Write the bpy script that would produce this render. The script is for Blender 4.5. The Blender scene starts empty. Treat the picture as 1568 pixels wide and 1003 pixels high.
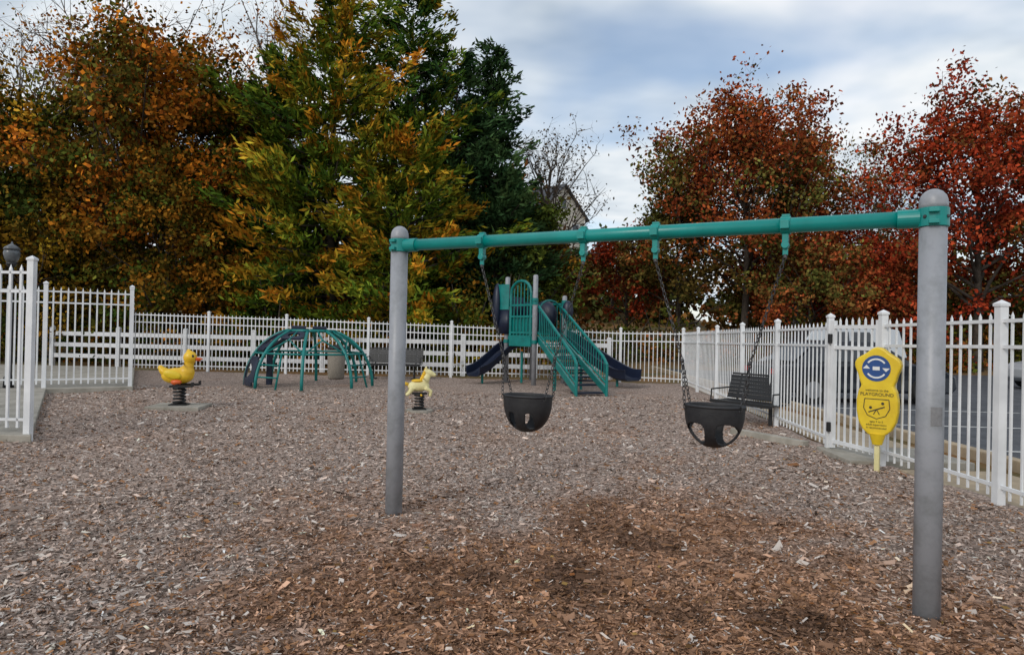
import bpy, bmesh, math, numpy as np
from mathutils import Vector, Matrix
R=math.radians
scene=bpy.context.scene
COL=scene.collection
scene.view_settings.view_transform='Standard'
scene.view_settings.look='None'
scene.view_settings.exposure=0

# ---------------------------------------------------------------- materials
def new_mat(name):
    m=bpy.data.materials.new(name); m.use_nodes=True
    nt=m.node_tree; nt.nodes.clear()
    o=nt.nodes.new('ShaderNodeOutputMaterial')
    return m,nt,o
def pm(name,c1,c2=None,scale=4,rough=.5,bump=0,bscale=40,metal=0,detail=3,spec=.5,lo=.35,hi=.65):
    m,nt,o=new_mat(name); N=nt.nodes; L=nt.links
    b=N.new('ShaderNodeBsdfPrincipled'); L.new(b.outputs[0],o.inputs[0])
    b.inputs['Roughness'].default_value=rough; b.inputs['Metallic'].default_value=metal
    b.inputs['Specular IOR Level'].default_value=spec
    tc=N.new('ShaderNodeTexCoord')
    if c2 is None: c2=tuple(c*.75 for c in c1)
    n=N.new('ShaderNodeTexNoise'); n.inputs['Scale'].default_value=scale; n.inputs['Detail'].default_value=detail
    n.inputs['Roughness'].default_value=.65
    L.new(tc.outputs['Object'],n.inputs['Vector'])
    r=N.new('ShaderNodeValToRGB'); r.color_ramp.elements[0].position=lo; r.color_ramp.elements[1].position=hi
    r.color_ramp.elements[0].color=(*c2,1); r.color_ramp.elements[1].color=(*c1,1)
    L.new(n.outputs['Fac'],r.inputs['Fac']); L.new(r.outputs['Color'],b.inputs['Base Color'])
    if bump:
        n2=N.new('ShaderNodeTexNoise'); n2.inputs['Scale'].default_value=bscale; n2.inputs['Detail'].default_value=3
        L.new(tc.outputs['Object'],n2.inputs['Vector'])
        bp=N.new('ShaderNodeBump'); bp.inputs['Strength'].default_value=bump; bp.inputs['Distance'].default_value=.02
        L.new(n2.outputs['Fac'],bp.inputs['Height']); L.new(bp.outputs['Normal'],b.inputs['Normal'])
    return m
def attr_leaf_mat(name):
    m,nt,o=new_mat(name); N=nt.nodes; L=nt.links
    a=N.new('ShaderNodeAttribute'); a.attribute_name='Col'
    d=N.new('ShaderNodeBsdfDiffuse'); L.new(a.outputs['Color'],d.inputs['Color'])
    L.new(d.outputs[0],o.inputs[0]); return m
M_white=pm('white_fence_paint',(.78,.79,.80),(.66,.67,.68),scale=3,rough=.4)
M_vinyl=pm('white_vinyl',(.72,.73,.75),(.6,.61,.62),scale=2,rough=.5)
M_post=pm('grey_painted_steel',(.30,.31,.335),(.22,.23,.24),scale=9,rough=.42,bump=.05,bscale=60,detail=8,lo=.3,hi=.55)
M_teal=pm('teal_paint',(.0,.255,.23),(.0,.21,.19),scale=5,rough=.35)
M_teal2=pm('teal_plastic',(.0,.20,.18),(.0,.145,.135),scale=5,rough=.4)
M_teal3=pm('dark_teal_paint',(.0,.19,.175),(.0,.14,.13),scale=5,rough=.4)
M_navy=pm('navy_plastic',(.007,.013,.036),(.005,.009,.025),scale=5,rough=.45)
M_black=pm('black_rubber',(.018,.018,.02),(.010,.010,.012),scale=20,rough=.55,bump=.1,bscale=120)
M_blackm=pm('black_coated_metal',(.016,.016,.017),(.010,.010,.011),scale=12,rough=.5)
M_chain=pm('galvanised_chain',(.10,.10,.105),(.04,.038,.036),scale=60,rough=.5,metal=.6)
M_yel=pm('yellow_plastic',(.80,.50,.02),(.70,.40,.015),scale=6,rough=.4)
M_yel2=pm('lemon_plastic',(.78,.56,.02),(.68,.46,.015),scale=6,rough=.45)
M_cream=pm('cream_plastic',(.75,.68,.35),(.65,.58,.28),scale=8,rough=.5)
M_orange=pm('orange_plastic',(.75,.13,.02),(.6,.1,.015),scale=6,rough=.4)
M_blue=pm('blue_print',(.015,.07,.25),(.012,.06,.21),scale=6,rough=.5)
M_whitep=pm('white_print',(.75,.75,.73),(.68,.68,.66),scale=6,rough=.5)
M_ink=pm('dark_print',(.05,.045,.02),(.04,.035,.015),scale=6,rough=.6)
M_conc=pm('concrete',(.38,.35,.30),(.25,.23,.19),scale=3,rough=.9,bump=.3,bscale=40)
M_tanc=pm('tan_kerb',(.46,.36,.24),(.32,.25,.17),scale=3,rough=.9,bump=.3,bscale=40)
M_asph=pm('asphalt',(.085,.09,.10),(.05,.053,.06),scale=2.0,rough=.75,bump=.4,bscale=90)
M_line=pm('road_marking',(.6,.6,.58),(.35,.35,.34),scale=8,rough=.8)
M_bark=pm('bark',(.085,.065,.05),(.035,.028,.022),scale=6,rough=.95)
M_barkpale=pm('pale_bark',(.22,.19,.17),(.11,.095,.085),scale=5,rough=.95)
M_ground=pm('leaf_litter_ground',(.22,.105,.03),(.08,.075,.022),scale=.5,rough=1,bump=.9,bscale=6,detail=8,lo=.38,hi=.6)
M_siding=pm('cream_siding',(.62,.58,.50),(.55,.51,.44),scale=1,rough=.7)
M_shingle=pm('dark_shingles',(.07,.075,.085),(.045,.048,.055),scale=4,rough=.9)
M_glass=pm('dark_glass',(.03,.035,.045),(.02,.024,.03),scale=1,rough=.08,spec=.8)
M_silver=pm('silver_car_paint',(.50,.52,.54),(.46,.48,.50),scale=1,rough=.25,metal=.3)
M_dkcar=pm('dark_car_paint',(.02,.024,.032),(.015,.018,.025),scale=1,rough=.25)
M_tyre=pm('tyre',(.02,.02,.02),None,rough=.8)
M_rim=pm('alloy_rim',(.45,.45,.46),None,rough=.3,metal=.8)
M_lampg=pm('lantern_grey',(.12,.13,.14),(.08,.085,.09),scale=10,rough=.3)
M_label=pm('faded_label',(.23,.23,.235),(.17,.17,.175),scale=40,rough=.6)
M_bin=pm('aggregate_bin',(.34,.30,.25),(.18,.16,.13),scale=60,rough=.9)
M_red=pm('red_lens',(.4,.01,.01),None,rough=.3)
M_leaf=attr_leaf_mat('foliage')
M_leafd=attr_leaf_mat('distant_foliage')
M_needle=attr_leaf_mat('pine_needles')
M_chip=attr_leaf_mat('wood_chips')

# ---------------------------------------------------------------- mesh builder
class MB:
    def __init__(s): s.v=[]; s.f=[]
    def add(s,vs,fs):
        o=len(s.v); s.v+= [tuple(p) for p in vs]; s.f+= [tuple(i+o for i in f) for f in fs]
    def box(s,c,d,rz=0,M=None):
        x,y,z=d[0]/2,d[1]/2,d[2]/2
        vs=[Vector((a*x,b*y,e*z)) for e in(-1,1) for b in(-1,1) for a in(-1,1)]
        mt=M if M is not None else Matrix.Rotation(rz,3,'Z')
        vs=[mt@p+Vector(c) for p in vs]
        s.add(vs,[(0,2,3,1),(4,5,7,6),(0,1,5,4),(2,6,7,3),(0,4,6,2),(1,3,7,5)])
    def beam(s,p0,p1,w,h,up=(0,0,1)):
        p0=Vector(p0);p1=Vector(p1);d=p1-p0;l=d.length
        if l<1e-6:return
        x=d/l; z=Vector(up); y=z.cross(x)
        if y.length<1e-4: y=Vector((0,1,0)).cross(x)
        y.normalize(); z=x.cross(y)
        M=Matrix((x,y,z)).transposed()
        s.box((p0+p1)/2,(l,w,h),M=M)
    def tube(s,pts,r,n=8,cap=True):
        pts=[Vector(p) for p in pts]; k=len(pts)
        if not hasattr(r,'__len__'): r=[r]*k
        prev=None; vs=[]
        for i,p in enumerate(pts):
            t=(pts[min(i+1,k-1)]-pts[max(i-1,0)])
            if t.length<1e-9:t=Vector((0,0,1))
            t.normalize()
            if prev is None:
                a=Vector((0,0,1)) if abs(t.z)<.9 else Vector((1,0,0))
                prev=(a-t*a.dot(t)).normalized()
            else:
                prev=prev-t*prev.dot(t)
                if prev.length<1e-6: prev=t.orthogonal()
                prev.normalize()
            b=t.cross(prev)
            for j in range(n):
                q=2*math.pi*j/n
                vs.append(p+(prev*math.cos(q)+b*math.sin(q))*r[i])
        fs=[(i*n+j,i*n+(j+1)%n,(i+1)*n+(j+1)%n,(i+1)*n+j) for i in range(k-1) for j in range(n)]
        if cap: fs+= [tuple(range(n-1,-1,-1)),tuple((k-1)*n+j for j in range(n))]
        s.add(vs,fs)
    def ell(s,c,r,nu=18,nv=10,M=None):
        vs=[];c=Vector(c)
        for i in range(nv+1):
            th=math.pi*i/nv
            for j in range(nu):
                ph=2*math.pi*j/nu
                p=Vector((r[0]*math.sin(th)*math.cos(ph),r[1]*math.sin(th)*math.sin(ph),r[2]*math.cos(th)))
                if M is not None:p=M@p
                vs.append(p+c)
        fs=[(i*nu+j,(i+1)*nu+j,(i+1)*nu+(j+1)%nu,i*nu+(j+1)%nu) for i in range(nv) for j in range(nu)]
        s.add(vs,fs)
    def prism(s,poly,z0,z1):
        n=len(poly)
        s.add([(p[0],p[1],z0) for p in poly]+[(p[0],p[1],z1) for p in poly],
              [tuple(range(n-1,-1,-1)),tuple(range(n,2*n))]+[(i,(i+1)%n,n+(i+1)%n,n+i) for i in range(n)])
    def obj(s,name,mat,parent=None,smooth=False,bevel=0,remesh=0,solid=0,loc=None,rz=0):
        me=bpy.data.meshes.new(name); me.from_pydata(s.v,[],s.f); me.update()
        me.materials.append(mat)
        if smooth: me.polygons.foreach_set('use_smooth',[True]*len(me.polygons))
        o=bpy.data.objects.new(name,me); COL.objects.link(o)
        if parent: o.parent=parent
        if loc: o.location=loc
        if rz: o.rotation_euler=(0,0,rz)
        if solid:
            md=o.modifiers.new('s','SOLIDIFY'); md.thickness=solid; md.offset=0
        if bevel:
            md=o.modifiers.new('b','BEVEL'); md.width=bevel; md.segments=2; md.limit_method='ANGLE'
        if remesh:
            md=o.modifiers.new('r','REMESH'); md.mode='VOXEL'; md.voxel_size=remesh; md.use_smooth_shade=True
            md=o.modifiers.new('sm','SMOOTH'); md.iterations=6; md.factor=.6
        return o
def empty(name,loc=(0,0,0),rz=0):
    e=bpy.data.objects.new(name,None); COL.objects.link(e); e.location=loc; e.rotation_euler=(0,0,rz); e.empty_display_size=.3
    return e

# numpy noise
def vn(x,y,seed=0):
    xi=np.floor(x);yi=np.floor(y);fx=x-xi;fy=y-yi
    fx=fx*fx*(3-2*fx);fy=fy*fy*(3-2*fy)
    def h(a,b):
        t=np.sin(a*127.1+b*311.7+seed*74.7)*43758.5453
        return t-np.floor(t)
    return (h(xi,yi)*(1-fx)+h(xi+1,yi)*fx)*(1-fy)+(h(xi,yi+1)*(1-fx)+h(xi+1,yi+1)*fx)*fy
def fbm(x,y,seed=0,o=4):
    s=0;a=.5;t=0
    for i in range(o):
        s=s+a*vn(x*2**i+i*13.7,y*2**i-i*7.3,seed+i);t+=a;a*=.5
    return s/t
def sst(a,b,x):
    t=np.clip((x-a)/(b-a),0,1); return t*t*(3-2*t)

def quad_cloud(name,V,C,mat,parent=None):
    N=len(V)
    me=bpy.data.meshes.new(name)
    me.vertices.add(N*4); me.vertices.foreach_set('co',V.reshape(-1).astype(np.float32))
    me.loops.add(N*4); me.loops.foreach_set('vertex_index',np.arange(N*4,dtype=np.int32))
    me.polygons.add(N); me.polygons.foreach_set('loop_start',np.arange(0,N*4,4,dtype=np.int32))
    try: me.polygons.foreach_set('loop_total',np.full(N,4,dtype=np.int32))
    except Exception: pass
    me.update(calc_edges=True)
    ca=me.color_attributes.new(name='Col',type='FLOAT_COLOR',domain='POINT')
    cc=np.ones((N,4,4),dtype=np.float32); cc[:,:,:3]=C[:,None,:]
    ca.data.foreach_set('color',cc.reshape(-1))
    me.materials.append(mat)
    o=bpy.data.objects.new(name,me); COL.objects.link(o)
    if parent:o.parent=parent
    return o
def unit(a): return a/np.maximum(np.linalg.norm(a,axis=1,keepdims=True),1e-9)
def leaf_quads(P,size,rng,aspect=.6,dirs=None):
    N=len(P)
    a=unit(rng.normal(size=(N,3))) if dirs is None else unit(dirs)
    b=unit(np.cross(a,unit(rng.normal(size=(N,3)))))
    L=np.asarray(size)[:,None]*.5
    return np.stack([P-a*L,P+b*L*aspect,P+a*L,P-b*L*aspect],axis=1)

# ---------------------------------------------------------------- terrain
def zt(x,y):
    st=24+8*sst(2,6,x)
    return -.06+5.2*sst(0,1,(y-st)/48)*(1-.55*sst(10,26,x))
gx=np.sign(np.linspace(-1,1,161))*np.abs(np.linspace(-1,1,161))**2.2*600
gy=gx+25
X,Y=np.meshgrid(gx,gy)
Z=zt(X,Y)
Z=Z+np.where(Y>28,(fbm(X*.3,Y*.3,3)-.5)*.5*sst(28,36,Y),0)
def grid_obj(name,X,Y,Z,mat,col=None,smooth=True):
    ny,nx=X.shape
    me=bpy.data.meshes.new(name)
    vs=np.stack([X,Y,Z],-1).reshape(-1,3)
    idx=np.arange(ny*nx).reshape(ny,nx)
    f=np.stack([idx[:-1,:-1],idx[:-1,1:],idx[1:,1:],idx[1:,:-1]],-1).reshape(-1,4)
    me.from_pydata(vs.tolist(),[],f.tolist()); me.update()
    if smooth: me.polygons.foreach_set('use_smooth',[True]*len(me.polygons))
    if col is not None:
        ca=me.color_attributes.new(name='Col',type='FLOAT_COLOR',domain='POINT')
        c=np.ones((ny*nx,4),dtype=np.float32); c[:,:3]=col.reshape(-1,3)
        ca.data.foreach_set('color',c.reshape(-1))
    me.materials.append(mat)
    o=bpy.data.objects.new(name,me); COL.objects.link(o); return o
grid_obj('ground',X,Y,Z,M_ground)

# mulch
G=np.array([.375,.292,.245]);B=np.array([.335,.192,.120]);D=np.array([.125,.073,.048])
def mulch_masks(x,y):
    n1=fbm(x*.7,y*.7,11);n2=fbm(x*1.9,y*1.9,21,5)
    near=np.exp(-(((x-.7)/2.1)**2+((y-3.9)/2.2)**2))
    b=sst(.38,.84,near*.66+n1*.62+(n2-.5)*.6)
    sw=np.exp(-(((x-.15)/.9)**2+((y-4.5)/1.3)**2))+np.exp(-(((x-1.35)/.8)**2+((y-3.7)/1.3)**2))+.6*np.exp(-(((x-.4)/.6)**2+((y-3.0)/.6)**2))
    d=sst(.52,.80,n2)*np.clip(sw*1.1,0,1)*.85+.07*near
    return b,np.clip(d,0,1)
def mulch_col(x,y):
    b,d=mulch_masks(x,y)
    c=G*(1-b[...,None])+B*b[...,None]
    return c*(1-d[...,None])+D*d[...,None]
def mulch_z(x,y):
    dip=-.05*np.exp(-(((x-.3)/.5)**2+((y-4.9)/.8)**2))-.05*np.exp(-(((x-1.3)/.5)**2+((y-4.3)/.8)**2))
    return .0+(fbm(x*1.3,y*1.3,5)-.5)*.07+(fbm(x*7,y*7,8)-.5)*.03+dip
RF=[(-6,4.62),(2,4.46),(3.9,4.40),(6.11,4.36),(7.94,4.30),(8.87,4.14),(19.93,4.99),(21.0,5.0)]
def xr(y): return np.interp(y,[p[0] for p in RF],[p[1] for p in RF])
ys=np.linspace(-6,20.75,330); u=np.linspace(0,1,330)
U,YY=np.meshgrid(u,ys); XX=-16+(xr(YY)+.12+16)*U
YY2=YY+np.where(YY>20.5,(4-XX)*.04,0)
m,nt,o=new_mat('mulch'); N=nt.nodes;L=nt.links
b=N.new('ShaderNodeBsdfPrincipled');L.new(b.outputs[0],o.inputs[0]); b.inputs['Roughness'].default_value=.95; b.inputs['Specular IOR Level'].default_value=.2
a=N.new('ShaderNodeAttribute');a.attribute_name='Col'
tc=N.new('ShaderNodeTexCoord')
nz=N.new('ShaderNodeTexNoise');nz.inputs['Scale'].default_value=9;L.new(tc.outputs['Object'],nz.inputs[0])
vm=N.new('ShaderNodeVectorMath');vm.operation='MULTIPLY_ADD'; vm.inputs[1].default_value=(.12,.12,.12)
L.new(nz.outputs['Color'],vm.inputs[0]);L.new(tc.outputs['Object'],vm.inputs[2])
v1=N.new('ShaderNodeTexVoronoi');v1.inputs['Scale'].default_value=48;L.new(vm.outputs[0],v1.inputs['Vector'])
bw=N.new('ShaderNodeSeparateColor');L.new(v1.outputs['Color'],bw.inputs[0])
rp=N.new('ShaderNodeValToRGB');e=rp.color_ramp.elements;e[0].position=0;e[0].color=(.35,.35,.35,1);e[1].position=1;e[1].color=(1.55,1.55,1.57,1)
x_=e.new(.5);x_.color=(.85,.82,.8,1)
L.new(bw.outputs[0],rp.inputs[0])
mu=N.new('ShaderNodeMix');mu.data_type='RGBA';mu.blend_type='MULTIPLY';mu.inputs[0].default_value=1
L.new(a.outputs['Color'],mu.inputs[6]);L.new(rp.outputs[0],mu.inputs[7]);L.new(mu.outputs[2],b.inputs['Base Color'])
bp=N.new('ShaderNodeBump');bp.inputs['Strength'].default_value=.9;bp.inputs['Distance'].default_value=.02
L.new(bw.outputs[1],bp.inputs['Height']);L.new(bp.outputs[0],b.inputs['Normal'])
M_mulch=m
grid_obj('mulch_ground',XX,YY2,mulch_z(XX,YY2),M_mulch,mulch_col(XX,YY2))
rng=np.random.default_rng(1)
n=320000
Dd=np.exp(rng.uniform(np.log(2.3),np.log(16),n)); px=rng.uniform(-1.05,1.05,n)*Dd
ok=(px<xr(Dd)-.02)&(px>-15); px=px[ok];py=Dd[ok];n=len(px)
pz=mulch_z(px,py)+rng.uniform(.0,.018,n)
ang=rng.uniform(0,2*np.pi,n); tilt=rng.normal(0,.28,n); ln=rng.lognormal(np.log(.021),.47,n)*(1+.04*py)
wd=ln*rng.uniform(.13,.38,n)
a_=np.stack([np.cos(ang)*np.cos(tilt),np.sin(ang)*np.cos(tilt),np.sin(tilt)],1)
roll=rng.normal(0,.5,n)
s0=np.stack([-np.sin(ang),np.cos(ang),np.zeros(n)],1); upv=np.cross(a_,s0)
b_=s0*np.cos(roll)[:,None]+upv*np.sin(roll)[:,None]
P=np.stack([px,py,pz],1);la=a_*ln[:,None]*.5;lb=b_*wd[:,None]*.5
sk=rng.uniform(.5,1,(n,1))
V=np.stack([P-la-lb,P+la*sk-lb,P+la+lb,P-la*sk+lb],1)
bm_,dm_=mulch_masks(px,py)
base=mulch_col(px,py)
k=rng.random(n)
f=np.exp(rng.normal(0,.42,n))
C=base*f[:,None]
lt=(k<.14*(1-.8*dm_)*(1-.5*bm_)); C[lt]=np.array([.60,.53,.475])*rng.uniform(.75,1.15,(lt.sum(),1))
og=(k>.86-.06*bm_); C[og]=np.array([.38,.20,.105])*rng.uniform(.45,1.2,(og.sum(),1))*(1-.6*dm_[og])[:,None]
dk=(k>.5)&(k<.62); C[dk]*=.35
quad_cloud('wood_chip_mulch',V,np.clip(C,0,.8),M_chip)
n=600
py=np.exp(rng.uniform(np.log(2.5),np.log(20),n));px=rng.uniform(-1,1,n)*py
ok=(px<xr(py)-.05);px=px[ok];py=py[ok];n=len(px)
P=np.stack([px,py,mulch_z(px,py)+.025],1)
Vq=leaf_quads(P,rng.uniform(.03,.055,n),rng,.8); Vq[:,:,2]=P[:,None,2]+(Vq[:,:,2]-P[:,None,2])*.3
pal=np.array([[.28,.13,.05],[.20,.08,.03],[.32,.20,.07],[.13,.07,.03]])
quad_cloud('fallen_leaves',Vq,pal[rng.integers(0,4,n)]*rng.uniform(.6,1.2,(n,1)),M_leaf)

# parking lot, kerb
mb=MB(); mb.add([(5.75,-25,-.045),(60,-25,-.045),(60,30.5,-.045),(6.35,30.5,-.045)],[(0,1,2,3)]); mb.obj('parking_lot_asphalt',M_asph)
mb=MB()
for i in range(24):
    y0=-25+i*2.3; mb.beam((5.62+i*2.3*.0108,y0,.0),(5.62+(i+1)*2.3*.0108,y0+2.28,.0),.15,.16)
mb.obj('concrete_kerb',M_tanc,bevel=.015)
mb=MB()
for i in range(12):
    y0=4+i*2.7; mb.add([(6.1,y0,-.041),(10.8,y0-.3,-.041),(10.8,y0-.2,-.041),(6.1,y0+.1,-.041)],[(0,1,2,3)])
mb.obj('parking_bay_markings',M_line)
mb=MB(); mb.prism([(4.52,1.0),(5.5,1.0),(5.5,7.7),(4.36,7.7)],-.05,.0); 
mb.prism([(4.42,9.1),(5.5,9.1),(5.5,20.5),(5.12,20.5)],-.05,.0); mb.obj('verge_paving',M_tanc)
mb=MB(); mb.prism([(3.95,7.95),(5.4,7.95),(5.4,8.95),(4.0,8.95)],-.05,.045); mb.obj('gate_threshold_slab',M_conc,bevel=.01)
mb=MB(); mb.beam((3.95,9.15,.03),(3.35,10.3,.03),.12,.1)
mb.obj('timber_edging',M_conc,bevel=.01)

# pool deck slab
deck=[(-5.72,8.2),(-9.45,13.95),(-8.15,14.8),(-11.8,21.5),(-34,21.5),(-34,8.2)]
mb=MB(); mb.prism(deck,-.05,.09); mb.obj('pool_deck_slab',M_conc,bevel=.012)

# ---------------------------------------------------------------- fences
def picket(mb,p,z0,z1,w,ang):
    c,s=math.cos(ang),math.sin(ang); h=w/2
    vs=[]
    for z,k in((z0,1),(z1-w*2.2,1)):
        for a,b in((-1,-1),(1,-1),(1,1),(-1,1)):
            vs.append((p[0]+c*a*h-s*b*h,p[1]+s*a*h+c*b*h,z))
    vs.append((p[0],p[1],z1))
    mb.add(vs,[(0,1,5,4),(1,2,6,5),(2,3,7,6),(3,0,4,7),(4,5,8),(5,6,8),(6,7,8),(7,4,8),(3,2,1,0)])
def fence(name,pts,H,z0=0,panel=2.4,w=.024,gap=.115,pw=.075,rails=(.13,.36),posts=True):
    if not hasattr(H,'__len__'):H=[H]*len(pts)
    P=MB();K=MB();Rr=MB()
    for i in range(len(pts)-1):
        a=Vector(pts[i]);b=Vector(pts[i+1]);L_=(b-a).length;n=max(1,round(L_/panel)); ang=math.atan2(b.y-a.y,b.x-a.x)
        for k in range(n+1):
            if k==0 and i>0: continue
            t=k/n;p=a.lerp(b,t);h=H[i]*(1-t)+H[i+1]*t
            if posts:
                P.box((p.x,p.y,z0+h/2-.1),(pw,pw,h+.2),ang)
                q=pw*.62; zz=z0+h
                c,s=math.cos(ang),math.sin(ang)
                vs=[(p.x+c*x*q-s*y*q,p.y+s*x*q+c*y*q,zz+dz) for dz in(.0,.025) for x,y in((-1,-1),(1,-1),(1,1),(-1,1))]+[(p.x,p.y,zz+.06)]
                P.add(vs,[(3,2,1,0),(0,1,5,4),(1,2,6,5),(2,3,7,6),(3,0,4,7),(4,5,8),(5,6,8),(6,7,8),(7,4,8)])
        m_=int(L_/gap)
        for k in range(1,m_):
            t=k/m_;p=a.lerp(b,t);h=H[i]*(1-t)+H[i+1]*t
            pp=(t*n)%1.0*L_/n
            if min(pp,L_/n-pp)<pw*.7: continue
            picket(K,p,z0+.07,z0+h-.05,w,ang)
        for r in list(rails)+[None]:
            za=z0+(H[i]-r if r else .17);zb=z0+(H[i+1]-r if r else .17)
            Rr.beam((a.x,a.y,za),(b.x,b.y,zb),.028,.032)
    e=empty(name)
    if posts: P.obj('posts',M_white,e)
    K.obj('pickets',M_white,e);Rr.obj('rails',M_white,e)
    return e
fence('white_picket_fence',[(-11.9,21.45),(-7,21.3),(3.3,20.78),(4.99,19.93)],[1.87,1.80,1.60,1.62],w=.022,gap=.12)
fence('white_picket_fence',[(4.99,19.93),(4.12,8.87)],[1.6,1.72],w=.016,gap=.15,pw=.07)
fence('white_picket_fence',[(4.30,7.94),(4.36,6.11),(4.40,3.8),(4.46,1.4)],[1.74,1.77,1.79,1.8],panel=2.2,w=.018,gap=.13)
fence('white_picket_fence',[(-5.84,8.32),(-8.1,8.25),(-10.5,8.2)],2.1,z0=.09,w=.028,gap=.125,rails=(.15,.38))
fence('white_picket_fence',[(-13.2,12.4),(-9.6,14.1),(-8.3,14.95)],2.14,z0=.09,w=.03,gap=.125,rails=(.15,.38))
fence('white_picket_fence',[(-8.3,14.95),(-11.85,21.4)],[2.14,1.85],z0=.05)
# gate
g=empty('white_fence_gate')
a=Vector((4.135,8.79));b_2=Vector((4.295,8.02)); ang=math.atan2(b_2.y-a.y,b_2.x-a.x)
mb=MB()
for p in(a,b_2): mb.box((p.x,p.y,.87),(.05,.05,1.62),ang)
for z in(.14,1.34,1.60): mb.beam((a.x,a.y,z),(b_2.x,b_2.y,z),.034,.045)
mb.obj('frame',M_white,g)
mb=MB()
for k in range(1,7): picket(mb,a.lerp(b_2,k/7),.09,1.72,.02,ang)
mb.obj('pickets',M_white,g)
mb=MB(); mb.box((a.x-.03,a.y+.02,1.45),(.05,.07,.12),ang); mb.box((a.x-.03,a.y+.02,.32),(.05,.07,.12),ang); mb.box((b_2.x-.03,b_2.y,1.25),(.05,.1,.16),ang)
mb.obj('hinges_and_latch',M_blackm,g,bevel=.006)

# vinyl rail fence
e=empty('vinyl_rail_fence'); mb=MB(); mr=MB()
x0,x1=-16,3.2; y0,y1=23.9,22.5; n=8
for k in range(n+1):
    t=k/n;x=x0+(x1-x0)*t;y=y0+(y1-y0)*t
    mb.box((x,y,.6),(.13,.13,1.35),-.07); mb.ell((x,y,1.28),(.09,.09,.05),8,4)
    if k<n:
        t2=(k+1)/n
        for z in(.30,.68,1.06): mr.beam((x,y,z),(x0+(x1-x0)*t2,y0+(y1-y0)*t2,z),.05,.14)
mb.obj('posts',M_vinyl,e);mr.obj('rails',M_vinyl,e)

# ---------------------------------------------------------------- swing set
e=empty('swing_set')
PL=Vector((-.903,5.42,0));PR=Vector((2.253,3.683,0)); BH=2.11
dv=(PR-PL);Ls=dv.length;du=dv/Ls;nn=Vector((-du.y,du.x,0))
for nm,p in(('post_left',PL),('post_right',PR)):
    mb=MB(); mb.tube([p+Vector((0,0,h)) for h in (-.3,2.17)],[.067,.067],32)
    mb.obj(nm,M_post,e,smooth=True)
    mb=MB(); mb.tube([p+Vector((0,0,h)) for h in (2.155,2.18,2.205,2.23,2.25,2.262,2.266)],[.070,.070,.068,.060,.043,.022,.003],32)
    mb.obj('cap',M_post,e,smooth=True)
mb=MB(); vs=[]
for i in range(9):
    a=R(-118)+R(52)*i/8
    for z in(1.0,1.10): vs.append((PR.x+.0685*math.cos(a),PR.y+.0685*math.sin(a),z))
mb.add(vs,[(2*i,2*i+2,2*i+3,2*i+1) for i in range(8)]); mb.obj('worn_label',M_label,e,smooth=True)
mb=MB(); mb.tube([PL+Vector((0,0,BH)),PR+Vector((0,0,BH))],.0445,28); mb.obj('top_beam',M_teal,e,smooth=True)
mb=MB()
for p,sg in((PL,1),(PR,-1)):
    mb.tube([p+Vector((0,0,BH-.05)),p+Vector((0,0,BH+.05))],.076,32)
    mb.tube([p+du*sg*.06+Vector((0,0,BH)),p+du*sg*.17+Vector((0,0,BH))],.052,24)
    for z in(-.03,.03):
        for s in(-1,1): mb.box(p+nn*s*.085+Vector((0,0,BH+z)),(.05,.03,.022),math.atan2(du.y,du.x))
mb.obj('collar_clamps',M_teal,e,bevel=.003)
mb=MB()
for p in(PL,PR):
    for q in range(4):
        a=q*math.pi/2+.5
        mb.ell(p+Vector((math.cos(a)*.078,math.sin(a)*.078,BH)),(.010,.010,.010),8,5)
mb.obj('bolts',M_chain,e)
def chain(mb,p0,p1,link=.034,r=.0033,w=.010):
    p0=Vector(p0);p1=Vector(p1);d=p1-p0;l=d.length;t=d/l;n=max(2,int(l/(link*.78)))
    a=t.orthogonal().normalized();b=t.cross(a)
    for i in range(n):
        c=p0+d*((i+.5)/n); s=a if i%2 else b
        ring=[]
        for j in range(8):
            q=2*math.pi*j/8
            ring.append(c+t*math.cos(q)*link*.5+s*math.sin(q)*w)
        nr=t.cross(s); vs=[]
        for j,p in enumerate(ring):
            o_=(p-c).normalized()
            for k in range(4):
                q=2*math.pi*k/4; vs.append(p+(o_*math.cos(q)+nr*math.sin(q))*r)
        mb.add(vs,[(j*4+k,((j+1)%8)*4+k,((j+1)%8)*4+(k+1)%4,j*4+(k+1)%4) for j in range(8) for k in range(4)])
hang=[.767,1.573,2.076,2.86]
mh=MB(); mbk=MB()
for s in hang:
    c=PL+du*s+Vector((0,0,BH))
    mh.tube([c-du*.028,c+du*.028],.054,24)
    for q in(-1,1): mh.box(c+nn*q*.057+Vector((0,0,0)),(.05,.016,.05),math.atan2(du.y,du.x))
    mh.box(c+Vector((0,0,.058)),(.045,.03,.016),math.atan2(du.y,du.x))
    mh.box(c+Vector((0,0,-.075)),(.035,.045,.05),math.atan2(du.y,du.x))
    mh.tube([c+nn*.028+Vector((0,0,-.115)),c-nn*.028+Vector((0,0,-.115))],.022,14)
    mh.box(c+Vector((0,0,-.15)),(.03,.014,.05),math.atan2(du.y,du.x))
    mbk.tube([c+Vector((0,0,-.17)),c+Vector((0,0,-.19))],.012,8)
mh.obj('swing_hangers',M_teal,e,bevel=.003); mbk.obj('hanger_pins',M_chain,e)
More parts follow.
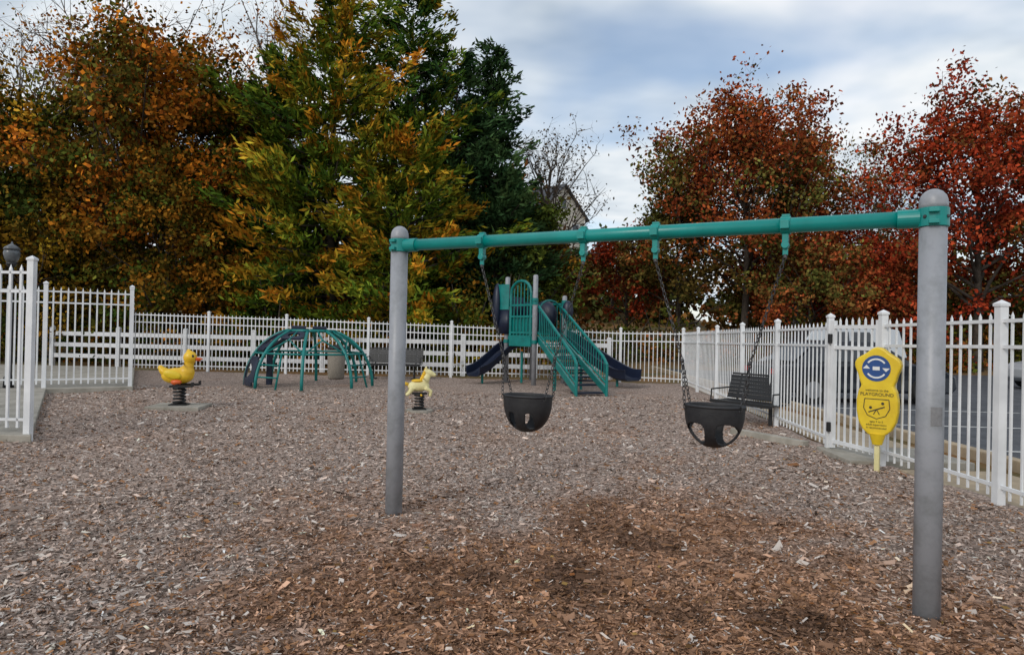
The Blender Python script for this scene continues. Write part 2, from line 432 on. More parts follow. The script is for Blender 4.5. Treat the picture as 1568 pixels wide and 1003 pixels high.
def swing(sa,sb,rim,nm,solid_face):
    s=(sa+sb)/2; c=PL+du*s+nn*0
    mc=MB()
    for sg,sh in((-1,sa),(1,sb)):
        top=PL+du*sh+Vector((0,0,BH-.18)); sp=c+du*sg*.205+Vector((0,0,rim+.27))
        chain(mc,top,sp)
        for q in(-1,1): chain(mc,sp,c+du*sg*.165+nn*q*.07+Vector((0,0,rim-.02)))
        mc.ell(sp,(.013,.013,.016),8,5)
    mc.obj(nm+'_chains',M_chain,e)
    nt_,nz_=120,48; mb=MB(); vs=[];fs=[]
    dep=.25
    def prof(t): return max((1-t**2.8),0)**.5
    for i in range(nz_+1):
        t=i/nz_; r=max(prof(t),.02)*(1+.05*(1-t))
        for j in range(nt_):
            q=2*math.pi*j/nt_
            vs.append(c+du*math.cos(q)*.168*r+nn*math.sin(q)*.125*(r**.8)+Vector((0,0,rim-dep*t)))
    for i in range(nz_):
        for j in range(nt_):
            t=(i+.5)/nz_;q=2*math.pi*(j+.5)/nt_
            off=abs(math.cos(q))*prof(t)
            ox,oz,rx,rz_=(.38,.66,.17,.22) if solid_face else (.53,.665,.345,.265)
            hole=(abs((off-ox)/rx)**3+abs((t-oz)/rz_)**3)<1 and abs(math.sin(q))>.12
            if hole: continue
            fs.append((i*nt_+j,(i+1)*nt_+j,(i+1)*nt_+(j+1)%nt_,i*nt_+(j+1)%nt_))
    mb.add(vs,fs); mb.obj(nm+'_bucket',M_black,e,smooth=True,solid=.014)
    mb=MB(); mb.tube([c+du*math.cos(2*math.pi*j/40)*.18+nn*math.sin(2*math.pi*j/40)*.133+Vector((0,0,rim)) for j in range(41)],.0095,8,False)
    mb.obj(nm+'_rim',M_black,e,smooth=True)
swing(hang[0],hang[1],1.00,'swing_a',True); swing(hang[2],hang[3],1.02,'swing_b',False)

# ---------------------------------------------------------------- spring riders
def spring(mb,r,z0,z1,turns=5,w=.016):
    pts=[(r*math.cos(2*math.pi*turns*i/90)*(1-.12*math.sin(math.pi*i/90)),r*math.sin(2*math.pi*turns*i/90)*(1-.12*math.sin(math.pi*i/90)),z0+(z1-z0)*i/90) for i in range(91)]
    mb.tube(pts,w,8)
def ry(a): return Matrix.Rotation(a,3,'Y')
e=empty('duck_spring_rider',(-5.74,11.9,0),R(8))
mb=MB(); mb.prism([(.62*math.cos(2*math.pi*i/4+.75),.50*math.sin(2*math.pi*i/4+.75)) for i in range(4)],-.1,.06); mb.obj('concrete_pad',M_conc,e,bevel=.01)
mb=MB(); spring(mb,.10,.08,.37,5,.018); mb.box((0,0,.07),(.28,.28,.02)); mb.box((0,0,.38),(.30,.18,.03)); mb.tube([(.02,-.25,.42),(.02,.25,.42)],.018,10)
for s in(-1,1): mb.box((.12,s*.2,.40),(.30,.10,.03)); mb.box((.27,s*.2,.43),(.02,.1,.07))
mb.obj('spring_and_footrest',M_blackm,e)
mb=MB()
mb.ell((-.04,0,.56),(.27,.16,.145)); mb.ell((-.25,0,.63),(.11,.10,.07),M=ry(R(35))); mb.ell((-.32,0,.70),(.05,.06,.045))
mb.ell((.10,0,.62),(.14,.12,.13)); mb.ell((.14,0,.74),(.085,.08,.13)); mb.ell((.16,0,.88),(.115,.105,.12)); mb.ell((.13,0,1.0),(.035,.03,.035))
mb.obj('duck_body',M_yel,e,remesh=.014)
mb=MB()
mb.ell((.295,0,.865),(.075,.055,.02),M=ry(R(8))); mb.ell((.285,0,.84),(.055,.045,.015),M=ry(R(18)))
for s in(-1,1): mb.ell((-.02,s*.13,.46),(.09,.045,.05))
mb.obj('bill_and_feet',M_orange,e,smooth=True)
mb=MB()
for s in(-1,1): mb.ell((-.08,s*.15,.59),(.15,.03,.075),M=ry(R(14)))
mb.obj('wings',M_yel2,e,smooth=True)
mb=MB()
for s in(-1,1): mb.ell((.225,s*.075,.91),(.02,.016,.026))
mb.tube([(.06,-.2,.78),(.06,.2,.78)],.014,10)
mb.obj('eyes_and_handles',M_blackm,e,smooth=True)

e=empty('pony_spring_rider',(-1.62,12.2,0),R(12))
mb=MB(); mb.tube([(0,0,-.1),(0,0,.035)],.24,24); mb.obj('concrete_pad',M_conc,e)
mb=MB(); spring(mb,.085,.05,.31,5,.016); mb.box((0,0,.045),(.24,.24,.02)); mb.box((0,0,.32),(.26,.14,.03)); mb.obj('spring_base',M_blackm,e)
mb=MB()
mb.ell((-.02,0,.45),(.20,.09,.10)); mb.ell((.10,0,.55),(.07,.06,.15),M=ry(R(25))); mb.ell((.17,0,.69),(.115,.052,.055),M=ry(R(28))); mb.ell((.25,0,.65),(.045,.042,.04))
for s in(-1,1):
    mb.ell((.11,s*.03,.775),(.018,.014,.04)); mb.tube([(.10,s*.06,.42),(.20,s*.07,.36),(.18,s*.07,.27)],[.045,.034,.03],10)
    mb.tube([(-.13,s*.06,.42),(-.18,s*.07,.34),(-.24,s*.07,.29)],[.055,.036,.03],10)
mb.obj('pony_body',M_cream,e,remesh=.012)
mb=MB()
mb.tube([(-.20,0,.48),(-.28,0,.50),(-.30,0,.40),(-.27,0,.30)],[.03,.045,.045,.01],10)
for k in range(6): mb.ell((.02+.018*k,0,.55+.038*k),(.035,.03,.035))
mb.ell((-.04,0,.545),(.11,.085,.03)); mb.tube([(.05,-.16,.60),(.05,.16,.60)],.013,8); mb.tube([(.02,-.2,.30),(.02,.2,.30)],.016,8)
mb.obj('mane_tail_saddle',M_yel,e,smooth=True)

# ---------------------------------------------------------------- dome climber
e=empty('dome_climber',(-5.05,17.2,0),R(10))
RA,HT=1.55,1.45
def dome(az,t):
    q=t*math.pi/2
    return Vector((RA*math.cos(az)*math.cos(q)**.9 if t<1 else 0,RA*math.sin(az)*math.cos(q)**.9 if t<1 else 0,HT*math.sin(q)))
mt=MB(); K=8
for k in range(K):
    az=2*math.pi*k/K
    mt.tube([dome(az,t)-Vector((0,0,.05 if t==0 else 0)) for t in np.linspace(0,.78,10)],.038,10)
    az2=2*math.pi*(k+1)/K; am=2*math.pi*(k+.5)/K
    for t,rr in((.38,.024),(.78,.036)):
        mt.tube([dome(az+(az2-az)*s,t) for s in np.linspace(0,1,5)],rr,8)
    if k in(0,5,6,7):
        mt.tube([dome(az,.38),dome(am,.58),dome(az2,.38)],.022,8)
        mt.tube([dome(am,.58),dome(am,.78)],.022,8)
    if k in(5,7):
        mt.tube([dome(am,0),dome(am,.38)],.024,8)
        for tt in(.12,.25): mt.tube([dome(az,tt),dome(am,tt)],.018,6)
mt.obj('teal_arches',M_teal3,e,smooth=True)
mn=MB()
def panel(az0,az1,t0,t1,holes,off=.0):
    na,nt2=36,36;vs=[];fs=[]
    for i in range(nt2+1):
        for j in range(na+1):
            vs.append(dome(az0+(az1-az0)*j/na,t0+(t1-t0)*i/nt2)*(.985+off))
    for i in range(nt2):
        for j in range(na):
            a=(j+.5)/na;b=(i+.5)/nt2
            if any((a-h[0])**2+(b-h[1])**2<h[2]**2 for h in holes): continue
            if a<.07 or a>.93 or ((a<.16 or a>.84) and (b<.1 or b>.9)): continue
            fs.append((i*(na+1)+j,i*(na+1)+j+1,(i+1)*(na+1)+j+1,(i+1)*(na+1)+j))
    mn.add(vs,fs)
q=2*math.pi/K
panel(4*q,5*q,.02,.34,[(.5,.5,.25)])
panel(4*q,5*q,.42,.74,[(.5,.5,.28)])
panel(3*q,4*q,.42,.74,[(.5,.5,.3)])
panel(5*q,6*q,.60,.76,[(.5,.5,.25)])
mn.obj('navy_climbing_panels',M_navy,e,solid=.04)
mb=MB(); mb.tube([(0,0,1.34),(0,0,1.385)],.38,8); mb.tube([(-.95,-.1,0),(-.95,-.1,1.0)],.08,8)
mb.box((-.25,-.30,1.44),(.35,.04,.09)); mb.box((.2,.2,1.44),(.35,.05,.08))
mb.obj('navy_top_deck',M_navy,e,bevel=.015)

# ---------------------------------------------------------------- play structure
e=empty('playground_climbing_structure')
P1=Vector((-.15,19.7,0));P2=Vector((.62,18.7,0));P3=Vector((1.5,19.75,0));P4=Vector((.62,20.7,0))
DH=1.33
mb=MB()
for p,h in((P1,3.02),(P2,3.02),(P3,2.52),(P4,2.6)):
    mb.tube([p-Vector((0,0,.1)),p+Vector((0,0,h-.04)),p+Vector((0,0,h-.01)),p+Vector((0,0,h))],[.07,.07,.055,.01],16)
mb.obj('grey_posts',M_post,e,smooth=True)
mb=MB(); mb.prism([(p.x,p.y) for p in(P1,P2,P3,P4)],DH-.1,DH); mb.obj('deck',M_teal2,e,bevel=.01)
mt=MB()
for p in(P1,P2,P3,P4):
    for z in(DH-.2,DH+.95,2.2): mt.tube([p+Vector((0,0,z)),p+Vector((0,0,z+.1))],.085,14)
def loop(A,B,z0,z1,r=.028,bulge=0):
    pts=[];d=B-A
    for i in range(21):
        t=i/20
        if t<.3: pts.append(A+Vector((0,0,z0+(z1-.35-z0)*t/.3)))
        elif t>.7: pts.append(B+Vector((0,0,z0+(z1-.35-z0)*(1-t)/.3)))
        else:
            q=(t-.3)/.4*math.pi; pts.append(A+d*(.5-.5*math.cos(q))+Vector((0,0,z1-.35+.35*math.sin(q))))
    return pts
A=P1.lerp(P2,.14);Bq=P1.lerp(P2,.86)
mt.tube(loop(A,Bq,DH,2.88),.04,10)
for i in range(1,7): mt.tube([P1.lerp(P2,.14+.12*i)+Vector((0,0,DH)),P1.lerp(P2,.14+.12*i)+Vector((0,0,2.55+.27*math.sin(math.pi*i/7)))],.017,6)
for z in(DH+.1,DH+.55,2.2): mt.beam(P1+Vector((0,0,z)),P2+Vector((0,0,z)),.035,.055)
def barrier(A,B,z0,z1,n,r=.016):
    mt.beam(A+Vector((0,0,z0)),B+Vector((0,0,z0)),.035,.045); mt.beam(A+Vector((0,0,z1)),B+Vector((0,0,z1)),.035,.045)
    for i in range(1,n): 
        p=A.lerp(B,i/n); mt.tube([p+Vector((0,0,z0)),p+Vector((0,0,z1))],r,6)
barrier(P4,P1,DH+.08,DH+.95,8)
barrier(P3,P4,DH+.08,DH+.95,9)
Ba=Vector((1.48,15.5,0));Bb=Vector((2.2,15.75,0))
def V3(p,z): return Vector((p.x,p.y,z))
Ta=P2.lerp(P3,.10);Tb=P2.lerp(P3,.90)
for T,Bo in((Ta,Ba),(Tb,Bb)):
    mt.beam(V3(T,DH-.05),V3(Bo,.12),.045,.16)
    mt.tube([V3(T,DH+.85),V3(T.lerp(Bo,.93),.12+.80),V3(Bo,.75),V3(Bo,.0)],.036,8)
    mt.tube([V3(T,DH+.12),V3(Bo,.3)],.024,8)
    for i in range(1,20):
        t=i/20; p=T.lerp(Bo,t); zb=DH+.12+(.3-DH-.12)*t; zt_=DH+.85+(.86-DH-.85)*t
        mt.tube([V3(p,zb),V3(p,zt_)],.012,6)
    mt.tube([V3(T.lerp(Bo,.5),0),V3(T.lerp(Bo,.5),.75)],.035,8)
mt.tube(loop(P2.lerp(P3,.12),P2.lerp(P3,.88),DH+.75,2.35),.028,8)
mt.obj('teal_railings',M_teal2,e,smooth=False)
mb=MB()
for i in range(8):
    t=(i+.5)/8.2; a=Ta.lerp(Ba,t);b=Tb.lerp(Bb,t);z=DH-.12-(DH-.1)*t
    d=(Ba-Ta).normalized()*.14
    mb.prism([(a.x-d.x,a.y-d.y),(b.x-d.x,b.y-d.y),(b.x+d.x,b.y+d.y),(a.x+d.x,a.y+d.y)],z-.03,z)
mb.obj('stair_treads',M_navy,e)
mb=MB()
def curved_panel(c,rad,a0,a1,z0,z1,n=14):
    vs=[];fs=[]
    for i in range(n+1):
        a=a0+(a1-a0)*i/n
        for z in(z0,z1): vs.append((c[0]+rad*math.cos(a),c[1]+rad*math.sin(a),z))
    fs=[(2*i,2*i+2,2*i+3,2*i+1) for i in range(n)]
    mb.add(vs,fs)
curved_panel((.02,20.0),.46,R(140),R(255),DH+.75,2.8)
A=P1.lerp(P2,.12);Bq=P1.lerp(P2,.88)
nv=Vector((-(P2-P1).y,(P2-P1).x,0)).normalized()*.06
mb.add([A+nv+Vector((0,0,DH)),Bq+nv+Vector((0,0,DH)),Bq+nv+Vector((0,0,DH+.52)),A+nv+Vector((0,0,DH+.52))],[(0,1,2,3)])
mb.obj('teal_tube_panel',M_teal2,e,smooth=False,solid=.04)
mb=MB(); mb.box(((P1.x+P2.x)/2,(P1.y+P2.y)/2,DH-.13),(.98,.05,.30),math.atan2(P2.y-P1.y,P2.x-P1.x)); mb.obj('deck_skirt',M_teal2,e)
mb=MB(); c=(P3+P4)/2
curved_panel((.02,20.0),.46,R(140),R(255),DH+.05,DH+.74)
curved_panel((.75,20.2),.5,R(20),R(160),DH+.1,2.35)
mb.ell((c.x-.1,c.y-.1,DH+.62),(.42,.24,.42),M=Matrix.Rotation(R(-45),3,'Z')); mb.ell((-.44,19.9,DH+.85),(.14,.24,.66)); mb.box((.15,19.9,2.1),(.55,.04,.7),R(45)); mb.ell((1.58,19.5,DH+.75),(.15,.12,.28))
mb.obj('navy_bubble_panels',M_navy,e,smooth=True,solid=.02)
def slide(name,path,w=.5,h=.2):
    prof=[(-w/2-.04,h),(-w/2,h),(-w/2+.02,.05),(-w/2+.1,0),(w/2-.1,0),(w/2-.02,.05),(w/2,h),(w/2+.04,h)]
    pts=[];P_=[Vector(p) for p in path]
    for i in range(len(P_)-1):
        p0=P_[max(i-1,0)];p1=P_[i];p2=P_[i+1];p3=P_[min(i+2,len(P_)-1)]
        for k in range(6):
            t=k/6; pts.append(.5*((2*p1)+(p2-p0)*t+(2*p0-5*p1+4*p2-p3)*t*t+(3*p1-p0-3*p2+p3)*t**3))
    pts.append(P_[-1]); vs=[];k=len(prof)
    for i,p in enumerate(pts):
        t=pts[min(i+1,len(pts)-1)]-pts[max(i-1,0)]; t.z=0;t.normalize(); s=Vector((-t.y,t.x,0))
        for a,b in prof: vs.append(p+s*a+Vector((0,0,b)))
    mb=MB(); mb.add(vs,[(i*k+j,i*k+j+1,(i+1)*k+j+1,(i+1)*k+j) for i in range(len(pts)-1) for j in range(k-1)])
    mb.obj(name,M_navy,e,smooth=False,solid=.035)
slide('slide_right',[(1.1,20.25,1.32),(1.6,20.2,1.22),(2.1,19.8,.85),(2.6,19.2,.48),(3.0,18.6,.24),(3.25,18.25,.22)],.62,.28)
slide('slide_left',[(.3,20.1,1.05),(-.1,19.9,.92),(-.45,19.5,.62),(-.8,19.1,.32),(-1.05,18.8,.22)],.5,.24)
mb=MB(); 
for x,y in((.3,19.6),(1.2,18.6),(2.9,18.7),(-.8,19.1)): mb.tube([(x,y,0),(x,y,.25 if x>2 or x<0 else .9)],.035,8)
mb.obj('support_legs',M_teal2,e)
mb=MB()
for i in range(5): mb.box((1.35+.12*i,18.2-.25*i,.95-.17*i),(.5,.22,.04),R(20))
mb.obj('pod_steps',M_navy,e,bevel=.01)

# ---------------------------------------------------------------- benches / bin / lamp
def bench(loc,rz,L_=1.3):
    e=empty('park_bench',loc,rz)
    mb=MB()
    for k in range(7): mb.box((0,-.20+.066*k,.43+.004*abs(k-3)),(L_,.061,.012))
    mb.box((0,-.24,.42),(L_,.02,.045)); mb.obj('seat',M_blackm,e)
    mb=MB()
    for k in range(6):
        z=.52+.062*k; mb.box((0,.22+.018*k,z),(L_,.012,.060),M=Matrix.Rotation(R(-14),3,'X'))
    mb.tube([(-L_/2,.34,.885),(L_/2,.34,.885)],.016,8); mb.tube([(-L_/2,.205,.48),(L_/2,.205,.48)],.014,8)
    mb.obj('backrest',M_blackm,e)
    mb=MB()
    for s in(-1,1):
        x=s*(L_/2-.2)
        mb.tube([(x,.0,-.02),(x,.0,.40)],.03,10); mb.tube([(x,-.24,.405),(x,.2,.405),(x,.345,.89)],.018,8)
        mb.box((x,0,.02),(.16,.30,.02))
        x=s*L_/2
        mb.tube([(x,-.22,.42),(x,-.2,.62),(x,.25,.64)],.014,8)
    mb.obj('legs_and_arms',M_blackm,e)
bench((3.98,11.45,-.08),R(-58),1.25)
bench((-3.4,19.9,0),R(-3),1.6)
e=empty('litter_bin',(-5.0,19.6,0)); mb=MB(); mb.tube([(0,0,0),(0,0,.05),(0,0,.78),(0,0,.84)],[.2,.23,.25,.23],20); mb.obj('barrel',M_bin,e,smooth=True)
mb=MB(); mb.tube([(0,0,.84),(0,0,.9),(0,0,.97)],[.25,.24,.1],20); mb.obj('lid',M_blackm,e,smooth=True)
e=empty('street_lamp',(-10.25,14.0,.05))
mb=MB(); mb.tube([(0,0,0),(0,0,.25),(0,0,.3),(0,0,2.5)],[.1,.09,.055,.045],14); mb.tube([(0,0,2.5),(0,0,2.56),(0,0,2.6)],[.06,.10,.09],14); mb.obj('pole',M_blackm,e,smooth=True)
mb=MB(); mb.tube([(0,0,2.6),(0,0,2.68),(0,0,2.78),(0,0,2.86)],[.09,.13,.15,.13],16); mb.obj('globe',M_lampg,e,smooth=True)
mb=MB(); mb.tube([(0,0,2.855),(0,0,2.9),(0,0,2.95),(0,0,2.97),(0,0,3.02)],[.155,.13,.06,.025,.01],16); mb.obj('cap',M_lampg,e,smooth=True)

# ---------------------------------------------------------------- yellow playground sign
e=empty('playground_sign',(4.04,7.54,0),0)
nrm=Vector((-.66,-.75,0)).normalized(); e.rotation_euler=(0,0,math.atan2(nrm.y,nrm.x)+math.pi/2)
out=[]
for i in range(-44,225,8):
    a=R(i); rr=.222+.016*math.cos(5*(a-math.pi/2)); out.append((rr*math.cos(a),1.13+rr*math.sin(a)))
out+=[(-.158,.945),(-.188,.89),(-.208,.78),(-.205,.66),(-.185,.55),(-.14,.46),(-.08,.405),(0,.388),(.08,.405),(.14,.46),(.185,.55),(.205,.66),(.208,.78),(.188,.89),(.158,.945)]
nO=len(out); mb=MB()
mb.add([(x,-.055,z) for x,z in out]+[(x,.055,z) for x,z in out],[tuple(range(nO)),tuple(range(2*nO-1,nO-1,-1))]+[(i,nO+i,nO+(i+1)%nO,(i+1)%nO) for i in range(nO)])
o=mb.obj('sign_body',M_yel2,e,bevel=.018)
mb=MB(); mb.box((0,0,.2),(.05,.05,.42)); mb.obj('stake',M_cream,e,bevel=.004)
mb=MB(); mb.tube([(0,0,.30),(0,0,.42)],[.05,.085],16); mb.obj('sign_foot',M_yel2,e)
def ring(mb,c,r0,r1,a0,a1,y,n=24):
    vs=[];
    for i in range(n+1):
        a=a0+(a1-a0)*i/n
        for r in(r0,r1): vs.append((c[0]+r*math.cos(a),y,c[1]+r*math.sin(a)))
    mb.add(vs,[(2*i,2*i+1,2*i+3,2*i+2) for i in range(n)])
mb=MB(); ring(mb,(-.01,1.135),.0,.142,0,2*math.pi,-.0585,36); mb.obj('blue_disc',M_blue,e)
mb=MB(); ring(mb,(-.01,1.135),.092,.110,R(35),R(145),-.0605); ring(mb,(-.01,1.135),.092,.110,R(215),R(325),-.0605)
mb.add([(-.145,-.0605,1.13),(-.07,-.0605,1.13),(-.107,-.0605,1.17)],[(0,1,2)]); mb.add([(.125,-.0605,1.14),(.05,-.0605,1.14),(.087,-.0605,1.10)],[(0,1,2)])
mb.add([(-.045,-.0605,1.115),(.025,-.0605,1.115),(.025,-.0605,1.155),(-.045,-.0605,1.155)],[(0,1,2,3)])
mb.obj('white_arrows',M_whitep,e)
def text(s,size,x,z,nm):
    c=bpy.data.curves.new(nm,'FONT'); c.body=s;c.size=size;c.align_x='CENTER';c.extrude=.0004;c.materials.append(M_ink)
    t=bpy.data.objects.new(nm,c);COL.objects.link(t);t.parent=e;t.location=(x,-.0595,z);t.rotation_euler=(R(90),0,0)
text('welcome to the',.036,0,.885,'lettering_1'); text('PLAYGROUND',.05,0,.835,'lettering_2')
for i,s in enumerate(['ages 2 to 5','adult supervision','is recommended']): text(s,.030,0,.545-.034*i,'lettering_small_%d'%i)
mb=MB()
def bar(x0,z0,x1,z1,w=.008):
    d=Vector((x1-x0,z1-z0)).normalized(); nx,nz=-d.y*w/2,d.x*w/2
    mb.add([(x0-nx,-.0595,z0-nz),(x1-nx,-.0595,z1-nz),(x1+nx,-.0595,z1+nz),(x0+nx,-.0595,z0+nz)],[(0,1,2,3)])
sh=[(-.12,.80),(.12,.80),(.13,.70),(.09,.62),(0,.585),(-.09,.62),(-.13,.70)]
for i in range(7): bar(*sh[i],*sh[(i+1)%7])
bar(-.08,.655,.08,.72,.012); bar(0,.69,-.03,.63); bar(0,.69,.03,.63)
ring(mb,(-.06,.705),.0,.016,0,6.283,-.0595,10); ring(mb,(.06,.755),.0,.016,0,6.283,-.0595,10)
mb.obj('printed_crest',M_ink,e)

# ---------------------------------------------------------------- cars
def car(loc,rz,paint,van=False):
    e=empty('parked_car',loc,rz)
    h=1.45 if not van else 1.85
    low=[(-2.25,.35),(-2.28,.62),(-2.15,.86),(-1.5,.93),(1.1,.95),(1.9,.82),(2.22,.66),(2.25,.38),(2.1,.25),(-2.1,.25)]
    def loft(prof,ws):
        n=len(prof); return [(x,s*ws[i],z) for s in(-1,1) for i,(x,z) in enumerate(prof)],[tuple(range(n-1,-1,-1)),tuple(range(n,2*n))]+[(i,(i+1)%n,n+(i+1)%n,n+i) for i in range(n)]
    mb=MB(); v,f=loft(low,[.84,.88,.84,.85,.85,.82,.76,.78,.80,.80]); mb.add(v,f); mb.obj('body',paint,e,bevel=.05)
    cab=[(-1.75,.90),(-1.15,h-.04),(-.9,h),(.15,h),(.4,h-.04),(1.15,.92)] if not van else [(-2.2,.9),(-2.0,h-.03),(-1.8,h),(.5,h),(.8,h-.05),(1.5,.92)]
    mb=MB(); v,f=loft(cab,[.80,.64,.62,.62,.64,.80]); mb.add(v,f); mb.obj('cabin',paint,e,bevel=.03)
    mb=MB()
    for s in(-1,1):
        for x0,x1 in((-1.3,-.42),(-.34,.75)):
            za,zb=.97,h-.12
            ya,yb=s*.806,s*.668
            k0=.28 if x0<-1 else 0; k1=.42 if x1>.5 else 0
            mb.add([(x0,ya,za),(x1,ya,za),(x1-k1,yb,zb),(x0+k0,yb,zb)],[(0,1,2,3)])
    x0,x1=cab[5],cab[4]
    mb.add([(x0[0]-.03,-.70,x0[1]+.05),(x0[0]-.03,.70,x0[1]+.05),(x1[0]+.11,.58,x1[1]-.05),(x1[0]+.11,-.58,x1[1]-.05)],[(0,1,2,3)])
    x0,x1=cab[0],cab[1]
    mb.add([(x0[0]-.0,-.70,x0[1]+.06),(x0[0]-.0,.70,x0[1]+.06),(x1[0]-.1,.58,x1[1]-.05),(x1[0]-.1,-.58,x1[1]-.05)],[(0,1,2,3)])
    mb.obj('windows',M_glass,e)
    mt=MB();mr=MB()
    for x in(-1.38,1.38):
        for s in(-1,1):
            mt.tube([(x,s*.68,.32),(x,s*.9,.32)],.32,24); mr.tube([(x,s*.895,.32),(x,s*.912,.32)],.2,12)
    mt.obj('tyres',M_tyre,e);mr.obj('rims',M_rim,e)
    mb=MB()
    for s in(-1,1): mb.box((-2.2,s*.68,.72),(.12,.28,.12))
    mb.obj('tail_lights',M_red,e)
car((8.15,16.6,-.045),R(6),M_dkcar); car((10.9,23.5,-.045),R(178),M_silver,True); car((18.5,22,-.045),R(176),M_silver)

# ---------------------------------------------------------------- house on hill
hx,hy=5.3,74.0; hz=float(zt(np.array(hx),np.array(hy)))+.4
e=empty('gabled_house',(hx,hy,hz),R(42))
W,Dp,HH,RG=7.0,11,8.8,12.0
mb=MB(); w=W/2
vs=[(-w,0,-1),(w,0,-1),(w,0,HH),(0,0,RG-.1),(-w,0,HH),(-w,Dp,-1),(w,Dp,-1),(w,Dp,HH),(0,Dp,RG-.1),(-w,Dp,HH)]
mb.add(vs,[(0,1,2,3,4),(9,8,7,6,5),(0,4,9,5),(1,6,7,2)]); mb.obj('walls',M_siding,e)
mb=MB(); rs=(RG-HH)/w
for s in(-1,1):
    a=[(s*(w+.35),-.35,HH-rs*.35),(0,-.35,RG),(0,Dp+.35,RG),(s*(w+.35),Dp+.35,HH-rs*.35)]
    mb.add([(x,y,z) for x,y,z in a]+[(x,y,z+.18) for x,y,z in a],[(0,1,2,3),(7,6,5,4),(0,4,5,1),(1,5,6,2),(2,6,7,3),(3,7,4,0)])
mb.obj('roof',M_shingle,e)
mb=MB();mw=MB()
for z in(1.6,4.4,7.2):
    for x in(-1.9,1.9):
        mb.box((x,-.03,z),(1.0,.05,1.5)); mw.box((x,-.02,z+.8),(1.2,.08,.1)); mw.box((x,-.02,z-.8),(1.2,.08,.1)); mw.box((x-.55,-.02,z),(.1,.08,1.5));mw.box((x+.55,-.02,z),(.1,.08,1.5)); mw.box((x,-.05,z),(1.0,.06,.05))
mb.box((0,-.03,10.0),(.7,.05,.9)); mb.obj('windows',M_glass,e); mw.obj('window_frames',M_vinyl,e)
mb=MB(); mb.box((-w+.06,-.03,HH/2),(.14,.08,HH)); mb.box((w-.06,-.03,HH/2),(.14,.08,HH)); mb.box((0,-.06,1.0),(1.0,.06,2.0)); mb.obj('trim_and_door',M_vinyl,e)

